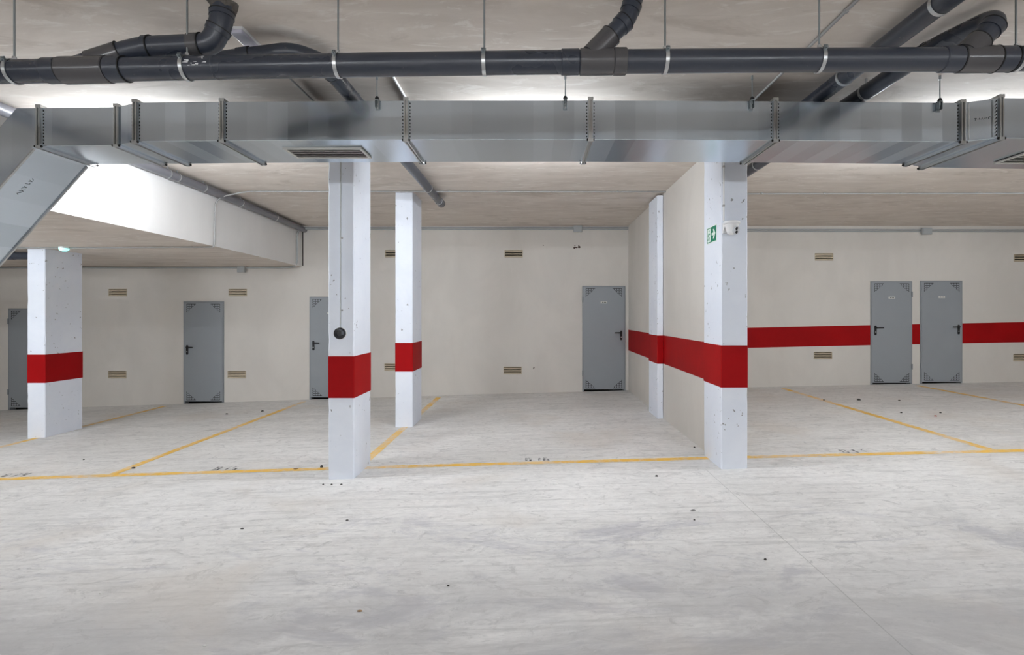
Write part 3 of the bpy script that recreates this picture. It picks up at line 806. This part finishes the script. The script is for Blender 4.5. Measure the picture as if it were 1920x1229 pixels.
# exit sign on the pillar side facing the middle bay
sxp = 1.832
root = thing('exit_sign', 'green and white exit sign with a running figure and arrow on the pillar side', 'sign', (sxp, 5.47, 2.36))
y1, y0 = 5.625, 5.325     # far edge, near edge
z0, z1 = 2.295, 2.465
def flat(m, pts, lvl, th=.0008):   # pts: (t along sign 0..1 from far to near, s 0..1 up)
    m.poly([(sxp - .003 - lvl, y1 + (y0 - y1) * t, z0 + (z1 - z0) * s) for t, s in pts], (-1, 0, 0), th)
rect = lambda a, b, c, d: [(a, c), (b, c), (b, d), (a, d)]
m = MB(); m.box(sxp - .0035, sxp + .0, y0, y1, z0, z1); m.build('sign_board', M['signwhite'], root)
m = MB(); flat(m, rect(.03, .97, .05, .95), .0006); m.build('green_field', M['green'], root)
m = MB(); flat(m, rect(.10, .42, .10, .90), .0014); dw = m.build('doorway_symbol', M['signwhite'], root)
m = MB()
flat(m, [(.275 + .035 * math.cos(a), .76 + .062 * math.sin(a)) for a in [2 * PI * i / 14 for i in range(14)]], .0022)
def limb(a, b, w):
    dx, dy = b[0] - a[0], (b[1] - a[1]) * .56
    l = math.hypot(dx, dy); nx_, ny_ = -dy / l * w, dx / l * w / .56
    flat(m, [(a[0] + nx_, a[1] + ny_), (a[0] - nx_, a[1] - ny_), (b[0] - nx_, b[1] - ny_), (b[0] + nx_, b[1] + ny_)], .0022)
for a, b, w in (((.265, .66), (.235, .42), .030), ((.26, .64), (.33, .55), .014), ((.33, .55), (.385, .58), .013), ((.25, .62), (.18, .55), .014), ((.18, .55), (.17, .44), .013),
                ((.24, .44), (.31, .34), .018), ((.31, .34), (.30, .18), .016), ((.235, .44), (.20, .28), .018), ((.20, .28), (.13, .22), .015)): limb(a, b, w)
m.build('running_figure', M['green'], root)
m = MB(); flat(m, [(.54, .42), (.72, .42), (.66, .22), (.76, .22), (.91, .50), (.76, .78), (.66, .78), (.72, .58), (.54, .58)], .0014); m.build('arrow', M['signwhite'], root)

# security camera
c = P(1372, 418, 5.09)
root = thing('security_camera', 'white dome security camera on the face of the exit sign pillar', 'camera', c)
m = MB(); m.box(c.x - .050, c.x + .050, 5.188, 5.20, c.z - .085, c.z + .012)
m.box(c.x - .050, c.x + .050, 5.10, 5.19, c.z + .000, c.z + .012)
for s in (-1, 1): m.poly([(c.x + s * .046, 5.19, c.z - .08), (c.x + s * .046, 5.19, c.z + .002), (c.x + s * .046, 5.11, c.z + .002)], (s, 0, 0), .004)
m.build('wall_bracket', M['white'], root, bevel=.002)
m = MB(); m.lathe(c + Vector((0, 0, -.004)), [(.066, .018), (.076, .012), (.078, -.004), (.072, -.010), (.0, -.010)], (0, 0, 1), 36); m.build('base_ring', M['white'], root, smooth=True)
m = MB(); m.lathe(c + Vector((0, 0, -.014)), [(.064, 0), (.058, -.036), (.048, -.070), (.038, -.090), (.022, -.100), (0, -.102)], (0, 0, 1), 36); tb = m.build('dome_body', M['white'], root, smooth=True)
d = Vector((.50, -.80, -.32)).normalized(); f0 = c + Vector((.012, -.012, -.066)) + d * .028
m = MB(); m.lathe(f0, [(.040, -.02), (.040, .010), (.036, .016), (0, .016)], d, 30); fc = m.build('lens_housing', plain('pale_grey_plastic', (.62, .64, .67), .35), tb, smooth=True)
sd = d.cross(Vector((0, 0, 1))).normalized(); upv = (sd.cross(d) + sd * .35).normalized()
m = MB(); m.lathe(f0 + d * .016 + upv * .019 + sd * .010, [(.0145, 0), (.0145, .004), (0, .004)], d, 18); m.build('lens', M['black'], fc)
m = MB(); m.lathe(f0 + d * .016 - upv * .016 + sd * .010, [(.0145, 0), (.0145, .004), (0, .004)], d, 18); m.build('lens', M['black'], fc)

# teal lamp under the soffit
c = P(120, 467, 7.48); c.z = SZ - .026
root = thing('emergency_dome', 'small round teal glowing lamp on the soffit conduit by the pillar', 'lamp', c)
m = MB(); m.lathe((c.x, c.y, SZ), [(.062, 0), (.062, -.022), (.055, -.026)], (0, 0, 1), 28); m.build('lamp_base', M['white'], root, smooth=True)
m = MB(); m.lathe((c.x, c.y, SZ - .024), [(.056, 0), (.058, -.012), (.044, -.030), (.022, -.038), (0, -.040)], (0, 0, 1), 28); m.build('lamp_cover', M['teal'], root, smooth=True)

# unlit emergency light on the ceiling
root = thing('emergency_light', 'small unlit white ceiling light with a green indicator, seen above the drain pipe', 'light', (-1.82, 3.5, CEIL))
x0, x1, ya, yb2 = -1.862, -1.778, 3.25, 3.78
m = MB(); m.box(x0 - .006, x1 + .006, ya, yb2, CEIL - .018, CEIL); m.build('housing', M['white'], root, bevel=.004)
m = MB(); m.hexa([(x0 + .004, ya + .012, CEIL - .036), (x1 - .004, ya + .012, CEIL - .036), (x1 - .004, yb2 - .012, CEIL - .036), (x0 + .004, yb2 - .012, CEIL - .036),
                  (x0, ya + .004, CEIL - .018), (x1, ya + .004, CEIL - .018), (x1, yb2 - .004, CEIL - .018), (x0, yb2 - .004, CEIL - .018)])
m.build('diffuser', M['offdiff'], root, bevel=.004)
m = MB(); m.lathe((-1.802, 3.555, CEIL - .036), [(.006, 0), (.005, -.004), (0, -.005)], (0, 0, 1), 12); m.build('indicator', M['led'], root)

# ------------------------------------------------------------------ batten lights
def make_batten():
    root = thing('batten_light', 'x', 'light', (0, 0, 0), 'lit battens on the ceiling')
    m = MB(); m.box(-.60, .60, -.016, .016, -.040, -.022); m.build('housing', M['white'], root, bevel=.003)
    for s in (-1, 1):
        m = MB(); m.box(s * .42 - .02, s * .42 + .02, -.020, .020, -.024, 0); m.build('mounting_clip', M['clamp'], root)
    m = MB(); m.tube([(-.60, 0, -.078), (.60, 0, -.078)], .040, 20); m.build('diffuser', M['tube'], root, smooth=True)
    for s in (-1, 1):
        m = MB(); m.cyl((s * .60, 0, -.078), (s * .625, 0, -.078), .044, 20); m.build('end_cap', M['white'], root, bevel=.003)
    return root
proto = make_batten()
LZ = 2.85      # added unseen lane battens behind the camera, hung low for fill light
BZ = CEIL - .165
LIGHTS = [(-3.55, 5.06, BZ), (0, 5.06, BZ), (3.95, 5.06, BZ), (-7.4, 5.06, SZ - .15), (7.8, 5.06, BZ),
          (-7.5, -4.6, LZ), (-3.7, -4.6, LZ), (0, -4.6, LZ), (3.9, -4.6, LZ), (7.8, -4.6, LZ)]
LL = ['lit batten light next to the soffit face, behind the duct', 'lit batten light behind the duct over the middle bay', 'lit batten light behind the duct over the bay past the partition', 'lit batten light under the soffit', 'lit batten light over the far end of the duct',
      ] + ['lit batten light over the driving lane'] * 5
for i, l in enumerate(LIGHTS):
    o = proto if i == 0 else copy_tree(proto)
    o.location = l; o['label'] = LL[i]
    if l[2] != CEIL:
        for sgn in (-1, 1):
            m = MB(); m.cyl((sgn * .42, 0, 0), (sgn * .42, 0, (SZ if l[0] == -7.4 else CEIL) - l[2]), .004, 8)
            r_ = m.build('suspension_rod', M['zinc'], None); r_.parent = o
    if l[2] == LZ: [setattr(c.material_slots[0], 'link', 'OBJECT') or setattr(c.material_slots[0], 'material', M['dim']) for c in bpy.data.objects if c.parent == o and c.name.startswith('diffuser')]

# ------------------------------------------------------------------ grit on the floor
def chip(label, px, py, w, d, h, mat='stone', name='stone_chip', cat='debris', group=None):
    c = FP(px, py); rg = random.Random(int(px * 7 + py)); m = MB(); n = 9
    ph = rg.uniform(0, PI)
    for_r = [rg.uniform(.75, 1.15) for _ in range(n)]
    rings = []
    for k, (s, z) in enumerate(((1.0, 0), (.96, .45), (.6, 1.0))):
        rings.append([(c.x + w / 2 * s * for_r[i] * math.cos(2 * PI * i / n + ph), c.y + d / 2 * s * for_r[i] * math.sin(2 * PI * i / n + ph), c.z + h * z + .0008) for i in range(n)])
    m.rings(rings)
    return tag(m.build(name, M[mat]), label, cat, group)
chip('dark chip of stone beside the yellow line corner under the soffit edge', 250, 879, .045, .03, .014)
chip('small grey stone on the yellow line, touching the pillar with the black fitting', 603, 877, .03, .03, .022)
chip('flat brown leaf lying on the yellow line before the pillar with the black fitting', 555, 880, .06, .035, .006, 'leaf', 'dry_leaf')
for px in (606, 622, 640): chip('one of three dark grit specks before the pillar with the black fitting', px, 909.5, .022, .018, .008, group='three grit specks by the fitted pillar')
chip('black lump on the floor in front of the paired doors', 1610, 751, .06, .05, .025)
chip('dark stone chip beside the slanting yellow line of the far bay', 1545, 751, .03, .03, .012)
chip('small red chip on the floor of the far bay', 1754, 781, .05, .03, .010, 'redchip', 'red_chip')
chip('dark speck just behind the red chip on the floor', 1763, 775, .03, .03, .012)
chip('dark speck in the middle of the far bay floor', 1690, 775, .028, .028, .012)
chip('dark speck below the gap between the paired doors', 1686, 752, .035, .03, .012)
chip('white paper scrap on the lane in front of the middle bay number', 1041, 908, .055, .03, .008, 'paper', 'paper_scrap')
chip('dark stone chip on the lane before the exit sign pillar', 1231, 894, .028, .022, .012)
chip('dark curl of debris on the lane beside the floor joint', 1300, 957.5, .045, .018, .006)
chip('small black speck below the dark curl of debris', 1302, 976, .016, .014, .006)
chip('single black pebble on the open lane past the floor joint', 1435, 1051, .016, .015, .010)
chip('dark splinter on the lane in front of the soffit area', 454, 992.5, .026, .014, .006)
chip('dark splinter on the lane straight in front of the pillar with the black fitting', 651, 976.5, .024, .014, .006)
chip('curled orange leaf lying on the open lane', 675, 1147, .032, .014, .005, 'leaf', 'dry_leaf')
chip('dark splinter on the lane beyond the orange leaf', 840, 1099.5, .016, .010, .004)
chip('tiny white scrap on the lane, towards the soffit side', 188, 1114, .016, .008, .004, 'paper', 'paper_scrap')
chip('white scrap at the near edge of the lane', 384, 1212, .020, .010, .004, 'paper', 'paper_scrap')
chip('dark speck on the floor inside the middle bay near the partition', 1302, 840, .022, .02, .01)
chip('dark speck on the floor near the soffit pillar shadow', 157, 863, .022, .02, .008)
chip('dark chip on the floor before the half hidden grey door', 492, 772, .05, .04, .016)
chip('dark scrap on the floor in front of the handled door under the soffit', 425, 777, .05, .03, .012)

# ------------------------------------------------------------------ camera, world, view
cam = bpy.data.cameras.new('camera'); co = bpy.data.objects.new('camera', cam); COL.objects.link(co)
co.location = (0, 0, H); co.rotation_euler = (PI / 2, 0, 0)
cam.sensor_width = 36; cam.sensor_fit = 'HORIZONTAL'; cam.lens = 36 * F / 1920
cam.shift_x = (960 - CX) / 1920; cam.shift_y = (CY - 614.5) / 1920
cam.clip_start = .05; cam.clip_end = 60
S.camera = co

w = bpy.data.worlds.new('world'); S.world = w; w.use_nodes = True
w.node_tree.nodes['Background'].inputs[0].default_value = (.5, .5, .5, 1)
w.node_tree.nodes['Background'].inputs[1].default_value = 0.0

S.view_settings.view_transform = 'Standard'; S.view_settings.look = 'None'
S.view_settings.gamma = 1; S.view_settings.use_curve_mapping = False
S.view_settings.exposure = 0.86
cy = S.cycles
cy.use_denoising = True; cy.max_bounces = 12; cy.diffuse_bounces = 8; cy.glossy_bounces = 5
cy.caustics_reflective = False; cy.caustics_refractive = False; cy.sample_clamp_indirect = 6.0
